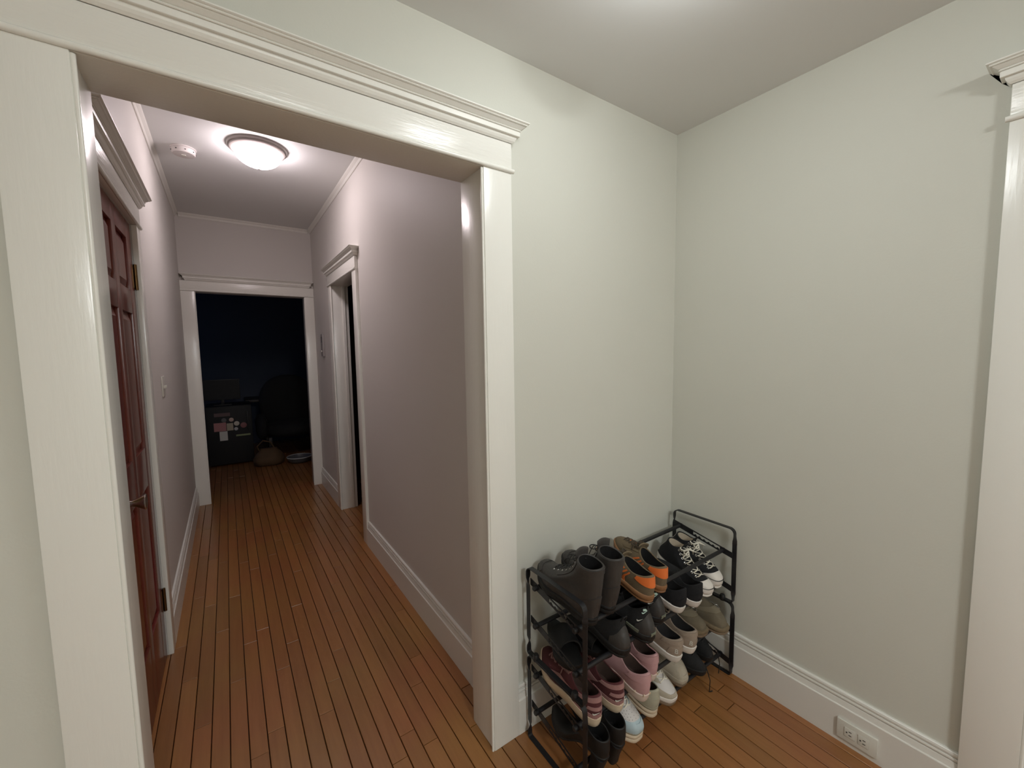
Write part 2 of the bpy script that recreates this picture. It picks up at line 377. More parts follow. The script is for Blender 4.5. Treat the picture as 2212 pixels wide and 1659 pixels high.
lathe('cover', [(0, -.0092), (.061, -.0092), (.062, -.014), (.061, -.032), (.056, -.038), (.03, -.041), (0, -.0415)], (0, 0, 0), M_detector, sd, 40)
box('test_button', (-.012, -.012, -.0445), (.012, .012, -.0412), M_plate, sd, .001)
for k in range(8):
    a = 2*PI*k/8+.2; box('vent_slot', (.0605*math.cos(a)-.004, .0605*math.sin(a)-.004, -.026), (.0605*math.cos(a)+.004, .0605*math.sin(a)+.004, -.022), M_slot, sd)

# ------------------------------------------------------------------ electrical plates
o = tag(empty('wall_outlet', (-.020, -.773, .0585)), 'ivory double wall outlet set sideways in the right baseboard', 'outlet')
box('cover_plate', (-.0085, -.0575, -.0355), (-.0003, .0575, .0355), M_plate, o, .0022)
for s in (-1, 1):
    f_ = box('receptacle', (-.0105, s*.0195-.0155, -.017), (-.0086, s*.0195+.0155, .017), M_plate, o, .0015)
    for dz_ in (-.0065, .0065): box('slot', (-.0111, s*.0195-.006, dz_-.0012), (-.0106, s*.0195+.002, dz_+.0012), M_slot, f_)
    box('ground_hole', (-.0111, s*.0195+.006, -.0022), (-.0106, s*.0195+.010, .0022), M_slot, f_)
o = tag(empty('light_switch', (HL, 1.93, 1.27)), 'white light switch plate on the hall wall past the red-brown door', 'light switch')
box('cover_plate', (.0003, -.058, -.058), (.006, .058, .058), M_plate, o, .002)
for s in (-1, 1): box('toggle', (.0061, s*.023-.005, -.012), (.017, s*.023+.005, .004), M_plate, o, .0015)
o = tag(empty('intercom_panel', (HR, 3.255, 1.525)), 'narrow grey intercom panel on the hall wall near the dark doorway', 'intercom')
box('housing', (-.022, -.042, -.11), (-.0003, .042, .11), mat('grey_plastic', srgb(150, 144, 142), .45), o, .003)
for k in range(5): box('speaker_slot', (-.0232, -.028, .03+k*.012), (-.0222, .028, .035+k*.012), M_slot, o)
lathe('button', [(0, -.0222), (.009, -.0222), (.008, -.028), (0, -.0285)], (0, 0, -.06), M_plate, o, 18, 'x')

# ------------------------------------------------------------------ shoe rack: two stacked units, each two slanted shelves
RX0, RX1, RYB, RYF, UH = -.930, -.034, -.044, -.334, .335
rack = tag(empty('shoe_rack', (0, 0, 0)), 'black metal four-tier shoe rack full of shoes in the corner', 'shoe rack')
def side_frame(x, z0):
    pts = []; rad = .022; r_ = lambda a, b, s: a+(b-a)*s
    zt, zb = z0+UH-.0035, z0+.0015
    def arc(cy, cz, a0, a1):
        for k in range(7):
            a = math.radians(a0+(a1-a0)*k/6); pts.append((cy+rad*math.cos(a), cz+rad*math.sin(a), 0))
    def post(y, za, zb_):
        for k in range(1, 30):
            s = k/30; z = r_(za, zb_, s); e = min(s, 1-s)*abs(zb_-za)
            th = min(1, max(0, (e-.012)/.04)); th = th*th*(3-2*th); pts.append((y, z, th*PI/2))
    arc(RYB-rad, zt-rad, 0, 90); arc(RYF+rad, zt-rad, 90, 180)
    post(RYF, zt-rad, zb+rad*.4); 
    for k in range(5):
        a = math.radians(180+90*k/4); pts.append((RYF+rad*.4*(1+math.cos(a)), zb+rad*.4*(1+math.sin(a)), 0))
    for k in range(5):
        a = math.radians(270+90*k/4); pts.append((RYB-rad*.4*(1-math.cos(a)), zb+rad*.4*(1+math.sin(a)), 0))
    post(RYB, zb+rad*.4, zt-rad)
    n = len(pts); rings = []; W_, T_ = .0185, .0032; X = Vector((1, 0, 0))
    for i in range(n):
        p = Vector((x, pts[i][0], pts[i][1])); q0 = pts[i-1]; q1 = pts[(i+1) % n]
        t = Vector((0, q1[0]-q0[0], q1[1]-q0[1])).normalized(); N = t.cross(X); th = pts[i][2]
        a = X*math.cos(th)+N*math.sin(th); b = t.cross(a)
        rings.append([p+a*W_/2+b*T_/2, p-a*W_/2+b*T_/2, p-a*W_/2-b*T_/2, p+a*W_/2-b*T_/2])
    bm = bmesh.new(); rings.append(rings[0]); bm_rings(bm, rings); bmesh.ops.remove_doubles(bm, verts=bm.verts, dist=1e-6)
    return finish('side_frame', bm, M_black, rack, smooth=35)
def rail(par, x, zb, zf):
    """slanted flat rail with a toothed slot"""
    bm = bmesh.new(); L_ = RYB-RYF; hh = .0125; th = .0013
    top = lambda s: zb+(zf-zb)*s
    def strip(s0, s1, lo, hi):
        q = []
        for xx in (x-th, x+th):
            q.append([(xx, RYB-L_*s0, top(s0)+lo), (xx, RYB-L_*s1, top(s1)+lo), (xx, RYB-L_*s1, top(s1)+hi), (xx, RYB-L_*s0, top(s0)+hi)])
        bm_rings(bm, q, True, True, True)
    a, b = .36, .80
    strip(0.004, a, -hh, hh); strip(b, .996, -hh, hh); strip(a, b, .0075, hh); strip(a, b, -hh, -.006)
    n = 6
    for k in range(n):
        c = a+(b-a)*(k+.5)/n; w_ = (b-a)/n*.36
        q = []
        for xx in (x-th, x+th): q.append([(xx, RYB-L_*(c-w_), top(c)-.006), (xx, RYB-L_*(c+w_), top(c)-.006), (xx, RYB-L_*c, top(c)-.0005)])
        bm_rings(bm, q, True, True, True)
    return finish('rail', bm, M_black, par)
TIERS = {}
TR = .0082
for ui in (0, 1):
    z0 = ui*UH
    fl, fr = side_frame(RX0, z0), side_frame(RX1, z0)
    for k, (zb, zf) in enumerate(((.128, .066), (.271, .216))):
        for fpar, x, s in ((fl, RX0, 1), (fr, RX1, -1)):
            rail(fpar, x+s*.0105, z0+zb, z0+zf)
        ends = []
        for y in (-.080, -.287):
            sfr = (RYB-y)/(RYB-RYF); z = z0+zb+(zf-zb)*sfr-.002
            ends.append((y, z))
            tb = tube('tube', [(RX0+.0125, y, z), (RX1-.0125, y, z)], TR, M_black, rack, 16)
            for x, s in ((RX0, -1), (RX1, 1)):
                lathe('end_cap', [(0, 0), (.0095, 0), (.0095, s*.010), (.007, s*.013), (0, s*.0132)], (x+(-s)*.0088, y, z), M_blackplastic, tb, 16, 'x')
        TIERS[ui*2+k+1] = ends
    if ui == 0:
        for x in (RX0, RX1):
            for y in (-.085, -.288):
                lathe('connector', [(0, -.006), (.010, -.006), (.0115, 0), (.0115, .014), (.009, .019), (0, .0195)], (x, y, UH-.002), M_blackplastic, rack, 14)
def tier_z(k, y):
    (yb, zb), (yf, zf) = TIERS[k]; s = (zb-zf)/(yb-yf)
    return zf+TR*1.01+(y-yf)*s+.0004, s

# ------------------------------------------------------------------ shoes
def smooth(a, b, x):
    t = min(1, max(0, (x-a)/(b-a))); return t*t*(3-2*t)
def interp(xs, ys, x):
    if x <= xs[0]: return ys[0]
    for i in range(len(xs)-1):
        if x <= xs[i+1]:
            t = (x-xs[i])/(xs[i+1]-xs[i]); t = t*t*(3-2*t); return ys[i]+(ys[i+1]-ys[i])*t
    return ys[-1]
NPH = 44
class Last:
    """shape of one shoe: loft between the sole outline and the collar ring"""
    def __init__(s, L=.285, wb=.049, wh=.036, ts=.03, toeH=.055, yb=.012, yt=.135, hw=.031, zh=.095, zs=.078, zt=.10, shaft=0, spring=.010, lift=0, side=1, square=.72, toe_w=.72, heel_bulge=.004, back_lean=0):
        s.__dict__.update(locals()); del s.__dict__['s']
    def hwid(s, t): return interp([0, .12, .38, .68, .86, 1], [s.wh*.92, s.wh, (s.wh*.95), s.wb, s.wb*.93, s.wb*s.toe_w], t)
    def warp(s, p):
        t = p.y/s.L
        p.z += s.spring*max(0, (t-.68)/.32)**2 + .004*max(0, (.1-t)/.1)**2 + s.lift*(1-smooth(.22, .66, t))
        p.x += s.side*.010*(smooth(.3, .75, t)-.9*smooth(.75, 1.05, t))
        return p
    def outline(s, ph, z, flare=0):
        c, sn = math.cos(ph), math.sin(ph); t = .5*(1+c)
        x = math.copysign(abs(sn)**(s.square+(.56-s.square)*smooth(-.2, .5, c)), sn)*(s.hwid(t)+flare); y = s.L*t + flare*c
        return Vector((x, y, z))
    def collar(s, ph):
        c, sn = math.cos(ph), math.sin(ph)
        yc, yr = (s.yb+s.yt)/2, (s.yt-s.yb)/2
        z = s.zs + (s.zh-s.zs)*max(0, -c)**1.6 + (s.zt-s.zs)*max(0, c)**1.6
        return Vector((s.hw*sn, yc+yr*c - s.back_lean*max(0, -c), z))
    def P(s, ph, v, off=0.0):
        def raw(ph, v):
            B = s.outline(ph, s.ts*.86); C = s.collar(ph); c = math.cos(ph)
            f = smooth(-.15, .85, c); out = Vector((B.x, B.y-(s.yb+s.yt)/2, 0)); out = out.normalized() if out.length > 0 else out
            dz = C.z-B.z
            p1 = B+Vector((0, 0, dz*.42))+out*s.heel_bulge; p2 = C-Vector((0, 0, dz*.38))+out*.006
            q1 = B+Vector((0, 0, (s.toeH-s.ts)*1.25))+out*.006
            if s.shaft: q2 = Vector((C.x, C.y+.012, 0))+Vector((0, 0, s.ts+(C.z-s.ts)*.30))
            else: q2 = Vector((C.x+(B.x-C.x)*.45, C.y+(B.y-C.y)*.45, s.toeH+(C.z-s.toeH)*.52))
            p1 = p1.lerp(q1, f); p2 = p2.lerp(q2, f); m = 1-v
            return s.warp(B*m**3+p1*(3*m*m*v)+p2*(3*m*v*v)+C*v**3)
        p = raw(ph, v)
        if off:
            e = 1e-3; vv = min(max(v, .01), .985)
            n = (raw(ph+e, vv)-raw(ph-e, vv)).cross(raw(ph, vv+e)-raw(ph, vv-e))
            if n.length > 1e-12:
                n.normalize(); ctr = Vector((0, (s.yb+s.yt)/2 if v > .6 else p.y*.7, s.ts*.5))
                if n.dot(p-ctr) < 0: n = -n
                p = p+n*off
        return p
PHS = [2*PI*k/NPH for k in range(NPH)]
def sole_layer(S, z0, z1, flare, m, parent, name='sole', f0=None):
    f0 = flare if f0 is None else f0
    rings = [[S.warp(S.outline(p, z0, f0-.004)) for p in PHS], [S.warp(S.outline(p, z0+.0025, f0)) for p in PHS],
             [S.warp(S.outline(p, (z0+z1)/2, (flare+f0)/2+.001)) for p in PHS], [S.warp(S.outline(p, z1-.002, flare)) for p in PHS], [S.warp(S.outline(p, z1, flare-.003)) for p in PHS]]
    bm = bmesh.new(); bm_rings(bm, rings, True, True, True); return finish(name, bm, m, parent, smooth=50)
def upper(S, m, mlin, parent, nv=16, inner=True):
    rings = [[S.P(p, k/nv) for p in PHS] for k in range(nv+1)]
    ctr = Vector((0, (S.yb+S.yt)/2, 0)); top = rings[-1]
    def inset(f, dz): return [Vector((p.x*(1-f), ctr.y+(p.y-ctr.y)*(1-f), p.z+dz)) for p in top]
    rings.append(inset(.03, .0022)); rings.append(inset(.09, .0028)); rings.append(inset(.14, .0005))
    bm = bmesh.new(); bm_rings(bm, rings); u = finish('upper', bm, m, parent, smooth='all')
    if inner:
        zf = S.ts+.004
        r0 = inset(.145, -.0008); r1 = []; r2 = []
        for p in r0:
            fz = zf+S.lift*(1-smooth(.22, .66, p.y/S.L))
            r1.append(Vector((p.x*1.0, p.y, p.z*.55+fz*.45))); r2.append(Vector((p.x*.9, p.y, fz)))
        bm = bmesh.new(); bm_rings(bm, [r0, r1, r2], True, False, True); finish('lining', bm, mlin, parent, smooth=60)
    return u
def grid_shell(name, g, m, parent, thick=.0018, base=None):
    """open grid of points with a skirt down to a base grid"""
    bm = bmesh.new(); R, Cn = len(g), len(g[0])
    vs = [[bm.verts.new(p) for p in r] for r in g]
    bs = [[bm.verts.new(p) for p in r] for r in base] if base else None
    for i in range(R-1):
        for j in range(Cn-1): bm.faces.new((vs[i][j], vs[i+1][j], vs[i+1][j+1], vs[i][j+1]))
    if bs:
        for i in range(R-1):
            for j in range(Cn-1): bm.faces.new((bs[i][j], bs[i][j+1], bs[i+1][j+1], bs[i+1][j]))
        loop = [(i, 0) for i in range(R)]+[(R-1, j) for j in range(1, Cn)]+[(i, Cn-1) for i in range(R-2, -1, -1)]+[(0, j) for j in range(Cn-2, 0, -1)]
        for a, b in zip(loop, loop[1:]+loop[:1]): bm.faces.new((vs[a[0]][a[1]], vs[b[0]][b[1]], bs[b[0]][b[1]], bs[a[0]][a[1]]))
    return finish(name, bm, m, parent, smooth=50)
def patch(S, name, f0, f1, v0, v1, m, parent, off=.0016, nu=14, nv=10, vf=None):
    """raised panel on the upper; f0/f1 and v0/v1 may be functions"""
    F = lambda x, t: x(t) if callable(x) else x
    def pt(i, j, o):
        a = i/nu; b = j/nv
        va, vb = F(v0, a), F(v1, a); v = va+(vb-va)*b
        pa, pb = F(f0, b), F(f1, b); return S.P(pa+(pb-pa)*a, v, o)
    g = [[pt(i, j, off) for j in range(nv+1)] for i in range(nu+1)]
    b = [[pt(i, j, -.0008) for j in range(nv+1)] for i in range(nu+1)]
    return grid_shell(name, g, m, parent, base=b)
def tongue(S, m, parent, v0=.62, up=.018, w=.021, lean=-.006):
    g, b = [], []
    C0 = S.P(0, 1.0)
    for i in range(11):
        s = i/10
        if s < .7: v = v0+(1-v0)*s/.7; c = S.P(0, v, .0022); 
        else: c = C0+Vector((0, lean*(s-.7)/.3-.002, .002+up*(s-.7)/.3))
        ww = w*(.8+.35*s)
        row, rb = [], []
        for j in range(7):
            q = -1+2*j/6; p = c+Vector((q*ww, -.004*q*q, -.006*q*q)); row.append(p); rb.append(p+Vector((0, -.003, -.0032)))
        g.append(row); b.append(rb)
    return grid_shell('tongue', g, m, parent, base=b)
def laces(S, m, parent, v0=.55, v1=.97, a0=.30, a1=.62, rows=5, r=.0021, bow=True, cross=True, off=.0045, ends=()):
    bm = bmesh.new()
    for k in range(rows):
        s = k/(rows-1); v = v0+(v1-v0)*s; a = a0+(a1-a0)*s
        s2 = min(1, (k+.8)/(rows-1)); v2 = v0+(v1-v0)*s2; a2 = a0+(a1-a0)*s2
        for sg in ((1, -1) if cross else (1,)):
            A = S.P(sg*a, v, .001); Bp = S.P(-sg*a2, v2 if cross else v, .001); mid = S.P(0, (v+(v2 if cross else v))/2, off+.0012*sg)
            pts = []
            for i in range(9):
                t = i/8; m_ = 1-t; c1 = mid*2-(A+Bp)*.5; pts.append(A*m_*m_+c1*(2*m_*t)+Bp*t*t)
            bm_tube(bm, pts, r, 6, True, .6)
    if bow:
        K = S.P(0, v1, off+.004)
        for sg in (1, -1):
            for (dx, dy, dz, ln) in ((.028, .012, .004, 1), (.030, -.014, .010, .8)):
                pts = []
                for i in range(13):
                    t = i/12; a = t*PI
                    pts.append(K+Vector((sg*dx*math.sin(a)*ln, dy*math.sin(a)+sg*.012*math.sin(2*a), dz*math.sin(a)-.012*math.sin(a)**2+.002)))
                bm_tube(bm, pts, r, 6, True, .6)
            pts = [K+Vector((sg*.034*t, .006*math.sin(t*4)+.012*t, .006*math.sin(t*PI)-.026*t*t)) for t in [i/8 for i in range(9)]]
            bm_tube(bm, pts, r, 6, True, .6)
    for pts in ends: bm_tube(bm, pts, r, 6, True, .7)
    return finish('laces', bm, m, parent, smooth=True)
def eyelets(S, m, parent, v0, v1, a0, a1, rows, R=.0042):
    for k in range(rows):
        s = k/(rows-1)
        for sg in (1, -1):
            ph = sg*(a0+(a1-a0)*s)*1.12; v = v0+(v1-v0)*s
            c = S.P(ph, v, .0016); n = (S.P(ph, v, .004)-S.P(ph, v, .001)).normalized()
            a = n.orthogonal().normalized(); b = n.cross(a)
            ring = lambda rr, h: [c+n*h+(a*math.cos(2*PI*i/12)+b*math.sin(2*PI*i/12))*rr for i in range(12)]
            bm = bmesh.new(); bm_rings(bm, [ring(R, -.001), ring(R, .0006), ring(R*.8, .0012), ring(R*.5, .0006), ring(R*.5, -.001)]); finish('eyelet', bm, m, parent, smooth=True)
SWOOSH = [(-.5, .02), (-.47, -.12), (-.38, -.2), (-.25, -.19), (-.05, -.10), (.5, .24), (-.02, .03), (-.22, -.03), (-.36, -.02), (-.44, .06)]
def decal(S, name, poly, ph, v, size, m, parent, rot=0, off=.0022):
    """flat mark laid on the upper around (ph, v)"""
    c = S.P(ph, v, off); n = (S.P(ph, v, .006)-S.P(ph, v, .002)).normalized()
    up = Vector((0, 0, 1)); up = (up-n*up.dot(n)).normalized(); rt = up.cross(n)
    ca, sa = math.cos(rot), math.sin(rot)
    bm = bmesh.new(); f_, k_ = [], []
    for x, y in poly:
        x, y = (x*ca-y*sa)*size, (x*sa+y*ca)*size
        f_.append(c+rt*x+up*y+n*.0008); k_.append(c+rt*x+up*y-n*.0006)
    bm_rings(bm, [k_, f_], True, True, True); return finish(name, bm, m, parent)
def text_decal(S, txt, ph, v, size, m, parent, off=.002):
    cu = bpy.data.curves.new('letter', 'FONT'); cu.body = txt; cu.size = 1; cu.extrude = .04; cu.align_x = 'CENTER'; cu.align_y = 'CENTER'
    ob = bpy.data.objects.new('letter', cu); COL.objects.link(ob)
    dg = bpy.context.evaluated_depsgraph_get(); me = bpy.data.meshes.new_from_object(ob.evaluated_get(dg)); bpy.data.objects.remove(ob, do_unlink=True)
    c = S.P(ph, v, off); n = (S.P(ph, v, .006)-S.P(ph, v, .002)).normalized()
    up = Vector((0, 0, 1)); up = (up-n*up.dot(n)).normalized(); rt = up.cross(n)
    for q in me.vertices: q.co = c+rt*q.co.x*size+up*q.co.y*size+n*(q.co.z*size*.6)
    me.materials.clear(); me.materials.append(m)
    return link(bpy.data.objects.new('heel_letter', me), parent)
def shoe_root(name, label, cat, group, tier, x, y, heading, L, by_toe=False, z=None, slope=None, roll=0):
    """heel (or toe) point on a shelf; heading 0 = toe to the wall, 180 = toe to the room"""
    th = math.radians(heading)
    zt_, s = tier_z(tier, y) if tier else (0, 0)
    if slope is not None: s = slope
    n = Vector((0, -s, 1)).normalized(); T = Vector((math.sin(th), math.cos(th), s*math.cos(th))).normalized()
    if roll: n = Matrix.Rotation(math.radians(roll), 3, T) @ n
    X = T.cross(n); base = Vector((x, y, zt_ if z is None else z))
    if by_toe: base = base-T*L
    M = Matrix((X, T, n)).transposed().to_4x4(); M.translation = base
    r = empty(name); r.matrix_world = M
    return tag(r, label, cat, group)
def C_(name, r, g, b, rough=.75, **k): return mat(name, srgb(r, g, b), rough, **k)
K_leather = C_('black_worn_leather', 58, 55, 53, .5, bump=.5, bscale=70, var=.25, vscale=20)
K_rubber = C_('black_rubber', 19, 18, 18, .6, bump=.2, bscale=90)
K_dark = C_('dark_lining', 22, 21, 22, .9)
K_fabric = C_('black_mesh_fabric', 26, 26, 27, .85, bump=.6, bscale=400)
K_canvas = C_('black_canvas', 24, 25, 28, .9, bump=.5, bscale=500)
K_olive = C_('olive_suede', 112, 98, 76, .9, bump=.4, bscale=250, var=.12, vscale=30)
K_orange = C_('orange_leather', 226, 116, 52, .6, bump=.2, bscale=200)
K_gum = C_('gum_rubber', 140, 100, 66, .55, bump=.15, bscale=120)
K_brownlace = C_('dark_brown_lace', 70, 60, 48, .9)
K_white = C_('white_rubber', 226, 220, 212, .5, bump=.1, bscale=90, var=.05, vscale=40)
K_offwhite = C_('cream_rubber', 214, 196, 170, .6, bump=.15, bscale=90, var=.06, vscale=30)
K_lace = C_('white_lace', 226, 220, 205, .9)
K_liner = C_('beige_canvas_lining', 205, 192, 172, .95, bump=.4, bscale=300)
K_metal = mat('eyelet_metal', (.7, .7, .68), .25, metal=1)
K_maroon = C_('maroon_suede', 86, 42, 44, .9, bump=.4, bscale=250, var=.1, vscale=30)
K_rose = C_('dusty_rose_suede', 160, 120, 116, .9, bump=.4, bscale=250, var=.08, vscale=30)
K_pink = C_('pink_knit', 192, 150, 150, .9, bump=.5, bscale=350)
K_pinkin = C_('brown_lining', 84, 66, 58, .95)  # one even brown, shared by several shoe linings
K_pinksole = C_('pale_pink_rubber', 214, 196, 184, .6)
K_taupe = C_('taupe_suede', 158, 142, 126, .9, bump=.4, bscale=250, var=.1, vscale=30)
K_taupein = C_('charcoal_lining', 58, 56, 56, .95)
K_greyw = C_('pale_grey_leather', 205, 200, 196, .55, bump=.15, bscale=140)
K_sand = C_('sand_suede', 178, 168, 150, .9, bump=.4, bscale=250, var=.08, vscale=30)
K_tan = C_('tan_outsole', 128, 108, 86, .7)
K_blue = C_('pale_blue_leather', 176, 194, 200, .5, bump=.15, bscale=140)
K_sage = C_('sage_beige_rubber', 176, 172, 152, .6, bump=.2, bscale=60, var=.08)
K_clog = C_('khaki_suede', 112, 102, 84, .95, bump=.4, bscale=250, var=.12, vscale=25)
K_cork = C_('cork_footbed', 122, 106, 82, .9, bump=.5, bscale=150, var=.2, vscale=60)
K_strap = C_('khaki_strap', 128, 118, 98, .9, bump=.3, bscale=250)
K_mint = C_('mint_print', 196, 226, 214, .6)
K_swoosh = C_('pale_print', 206, 204, 194, .6)
K_reflect = C_('grey_green_reflector', 118, 122, 106, .4)

def boot(label, x, y, h, side, roll=0):
    r = shoe_root('ankle_boot', label, 'boot', 'black lace-up boots on the top shelf', 4, x, y, h, .30, roll=roll)
    S = Last(L=.282, wb=.048, wh=.037, ts=.030, toeH=.078, yb=.010, yt=.102, hw=.039, zh=.204, zs=.196, zt=.198, shaft=1, spring=.014, side=side, toe_w=.8, heel_bulge=.008, back_lean=.004)
    sole_layer(S, 0, .018, .003, K_rubber, r, 'outsole'); sole_layer(S, .0182, .031, .005, K_rubber, r, 'welt')
    upper(S, K_leather, K_dark, r, 20)
    patch(S, 'heel_counter', PI-.75, PI+.75, 0.02, lambda a: .34+.10*math.sin(a*PI), K_leather, r, .002)
    patch(S, 'cuff', PI-1.9, PI+1.9, .90, .995, K_leather, r, .0022, nu=30, nv=4)
    patch(S, 'toe_cap', -.72, .72, .02, lambda a: .20+.10*math.sin(a*PI), K_leather, r, .002)
    for sg in (1, -1): patch(S, 'eyelet_stay', sg*.42, sg*1.0, .52, .97, K_leather, r, .0022)
    tongue(S, K_leather, r, .5, .026, .024, .004)
    laces(S, K_rubber, r, .52, .95, .40, .62, 7, .0022)
    eyelets(S, K_metal, r, .52, .95, .40, .62, 7, .0032)
    return r
boot('black leather lace-up boot standing next to the rack end frame', -.869, -.312, 2, -1)
boot('black leather lace-up boot standing next to the orange-heeled sneakers', -.783, -.308, 8, 1, roll=2)

def orange(label, x, y, h, side):
    r = shoe_root('sneaker', label, 'sneaker', 'olive and orange sneakers', 4, x, y, h, .285)
    S = Last(L=.285, wb=.047, wh=.037, ts=.028, toeH=.052, yb=.008, yt=.150, hw=.032, zh=.100, zs=.078, zt=.092, spring=.012, side=side, toe_w=.70)
    sole_layer(S, 0, .010, .003, K_gum, r, 'outsole'); sole_layer(S, .0102, .030, .005, K_gum, r, 'midsole')
    upper(S, K_olive, K_dark, r)
    patch(S, 'heel_tab', PI-1.2, PI+1.2, lambda a: .82-.36*math.sin(a*PI)**.8, .992, K_orange, r, .0024, nu=22)
    for sg in (1, -1):
        for k in range(3):
            c = 1.28+.17*k
            patch(S, 'side_stripe', lambda b, c=c, sg=sg: sg*(c+.30*(1-b)-.10), lambda b, c=c, sg=sg: sg*(c+.075+.30*(1-b)-.10), .08, .90, K_orange, r, .0016, nu=2)
        patch(S, 'eyelet_stay', sg*.34, sg*.86, .45, .99, K_olive, r, .002)
    patch(S, 'toe_overlay', -.95, .95, .0, lambda a: .16+.16*abs(2*a-1), K_olive, r, .0014)
    for k in range(3): patch(S, 'vamp_print', -.06, .10, .62+.09*k, .655+.09*k, K_orange, r, .0036, nu=3, nv=2)
    tongue(S, K_olive, r, .55, .020); laces(S, K_brownlace, r, .5, .97, .32, .66, 6, .0025)
    return r
orange('olive suede sneaker with orange heel tab, the one touching the boots', -.618, -.338, 8, -1)
orange('olive suede sneaker with orange heel tab, the one nearer the high-tops', -.535, -.330, 13, 1)

def hitop(label, x, y, h, side):
    r = shoe_root('high_top_sneaker', label, 'sneaker', 'black canvas high-tops', 3, x, y, h, .275, by_toe=True)
    S = Last(L=.272, wb=.047, wh=.035, ts=.036, toeH=.072, yb=.032, yt=.122, hw=.032, zh=.128, zs=.122, zt=.140, shaft=1, spring=.006, side=side, toe_w=.84, heel_bulge=.006)
    sole_layer(S, 0, .011, .002, K_white, r, 'outsole'); sole_layer(S, .0112, .037, .0028, K_white, r, 'foxing')
    sole_layer(S, .0372, .0400, .0036, K_rubber, r, 'foxing_stripe')
    upper(S, K_canvas, K_liner, r, 20)
    patch(S, 'toe_cap', -1.0, 1.0, .06, lambda a: .11+.20*math.sin(a*PI)**.8, K_white, r, .0022)
    patch(S, 'heel_strip', PI-.13, PI+.13, .02, .97, K_white, r, .0018, nu=4)
    tongue(S, K_canvas, r, .55, .024, .018, .010)
    laces(S, K_lace, r, .40, .95, .36, .66, 7, .0026, off=.006); eyelets(S, K_metal, r, .40, .95, .42, .74, 7, .0052)
    return r
hitop('black canvas high-top with white toe cap, beside the black slip-ons', -.195, -.320, 185, 1)
hitop('black canvas high-top with white toe cap, next to the rack end frame', -.110, -.312, 184, -1)

def slipon(label, x, y, h, side):
    r = shoe_root('slip_on_shoe', label, 'shoe', 'black slip-on shoes with white soles', 3, x, y, h, .27)
    S = Last(L=.262, wb=.044, wh=.038, ts=.030, toeH=.056, yb=.006, yt=.112, hw=.032, zh=.108, zs=.080, zt=.094, spring=.010, side=side, toe_w=.74, heel_bulge=.007)
    sole_layer(S, 0, .032, .006, K_white, r, 'sole', .0)
    upper(S, K_canvas, K_dark, r)
    for sg in (1, -1): patch(S, 'elastic_gore', sg*.55, sg*.95, .70, .99, K_fabric, r, .0012)
    patch(S, 'heel_counter', PI-.7, PI+.7, .02, lambda a: .25+.35*math.sin(a*PI), K_canvas, r, .0016)
    return r
slipon('black canvas slip-on with thick white sole, beside the black sneakers', -.388, -.312, 5, -1)
slipon('black canvas slip-on with thick white sole, beside the high-tops', -.299, -.326, 5, 1)

def blacksneaker(label, x, y, h, side, marks=True, group='black sneakers with reflective heels'):
    r = shoe_root('running_shoe', label, 'sneaker', group, 3, x, y, h, .285)
    S = Last(L=.285, wb=.049, wh=.042, ts=.034, toeH=.058, yb=.040, yt=.150, hw=.030, zh=.124, zs=.090, zt=.105, spring=.012, side=side, toe_w=.7, heel_bulge=.006)
    sole_layer(S, 0, .012, .002, K_rubber, r, 'outsole'); sole_layer(S, .0122, .036, .005, K_rubber, r, 'midsole')
    upper(S, K_fabric, K_dark, r)
    patch(S, 'heel_counter', PI-.9, PI+.9, .02, lambda a: .35+.45*math.sin(a*PI), K_leather, r, .0016)
    if marks:
        for sg in (1, -1): patch(S, 'reflector', PI+.45+sg*.28, PI+.45+sg*.72, .03, .15, K_reflect, r, .0045, nu=8, nv=4)
        decal(S, 'check_mark', SWOOSH, PI+.72, .58, .024, K_swoosh, r, .35, .003)
        decal(S, 'heel_badge', SWOOSH, PI+.40, .87, .022, K_mint, r, .35, .003)
        decal(S, 'heel_badge_block', [(-.3, -.15), (.3, -.15), (.35, .2), (-.25, .2)], PI+.40, .95, .022, K_mint, r, .3, .003)
    tongue(S, K_fabric, r, .55, .018); laces(S, K_rubber, r, .5, .97, .32, .66, 5, .0022)
    tube('pull_loop', [S.P(PI-.25, .97, .002), S.P(PI-.15, 1, .006)+Vector((0, 0, .014)), S.P(PI+.15, 1, .006)+Vector((0, 0, .014)), S.P(PI+.25, .97, .002)], .0028, K_fabric, r, 8)
    return r
blacksneaker('black running shoe with a white check mark and mint badge on its heel', -.614, -.340, 2, -1)
blacksneaker('black running shoe with grey-green heel reflectors under the orange-heeled sneakers', -.510, -.308, 2, 1)
blacksneaker('plain black running shoe in shade below the black boots', -.742, -.334, 6, -1, False, 'dark shoes under the boots')

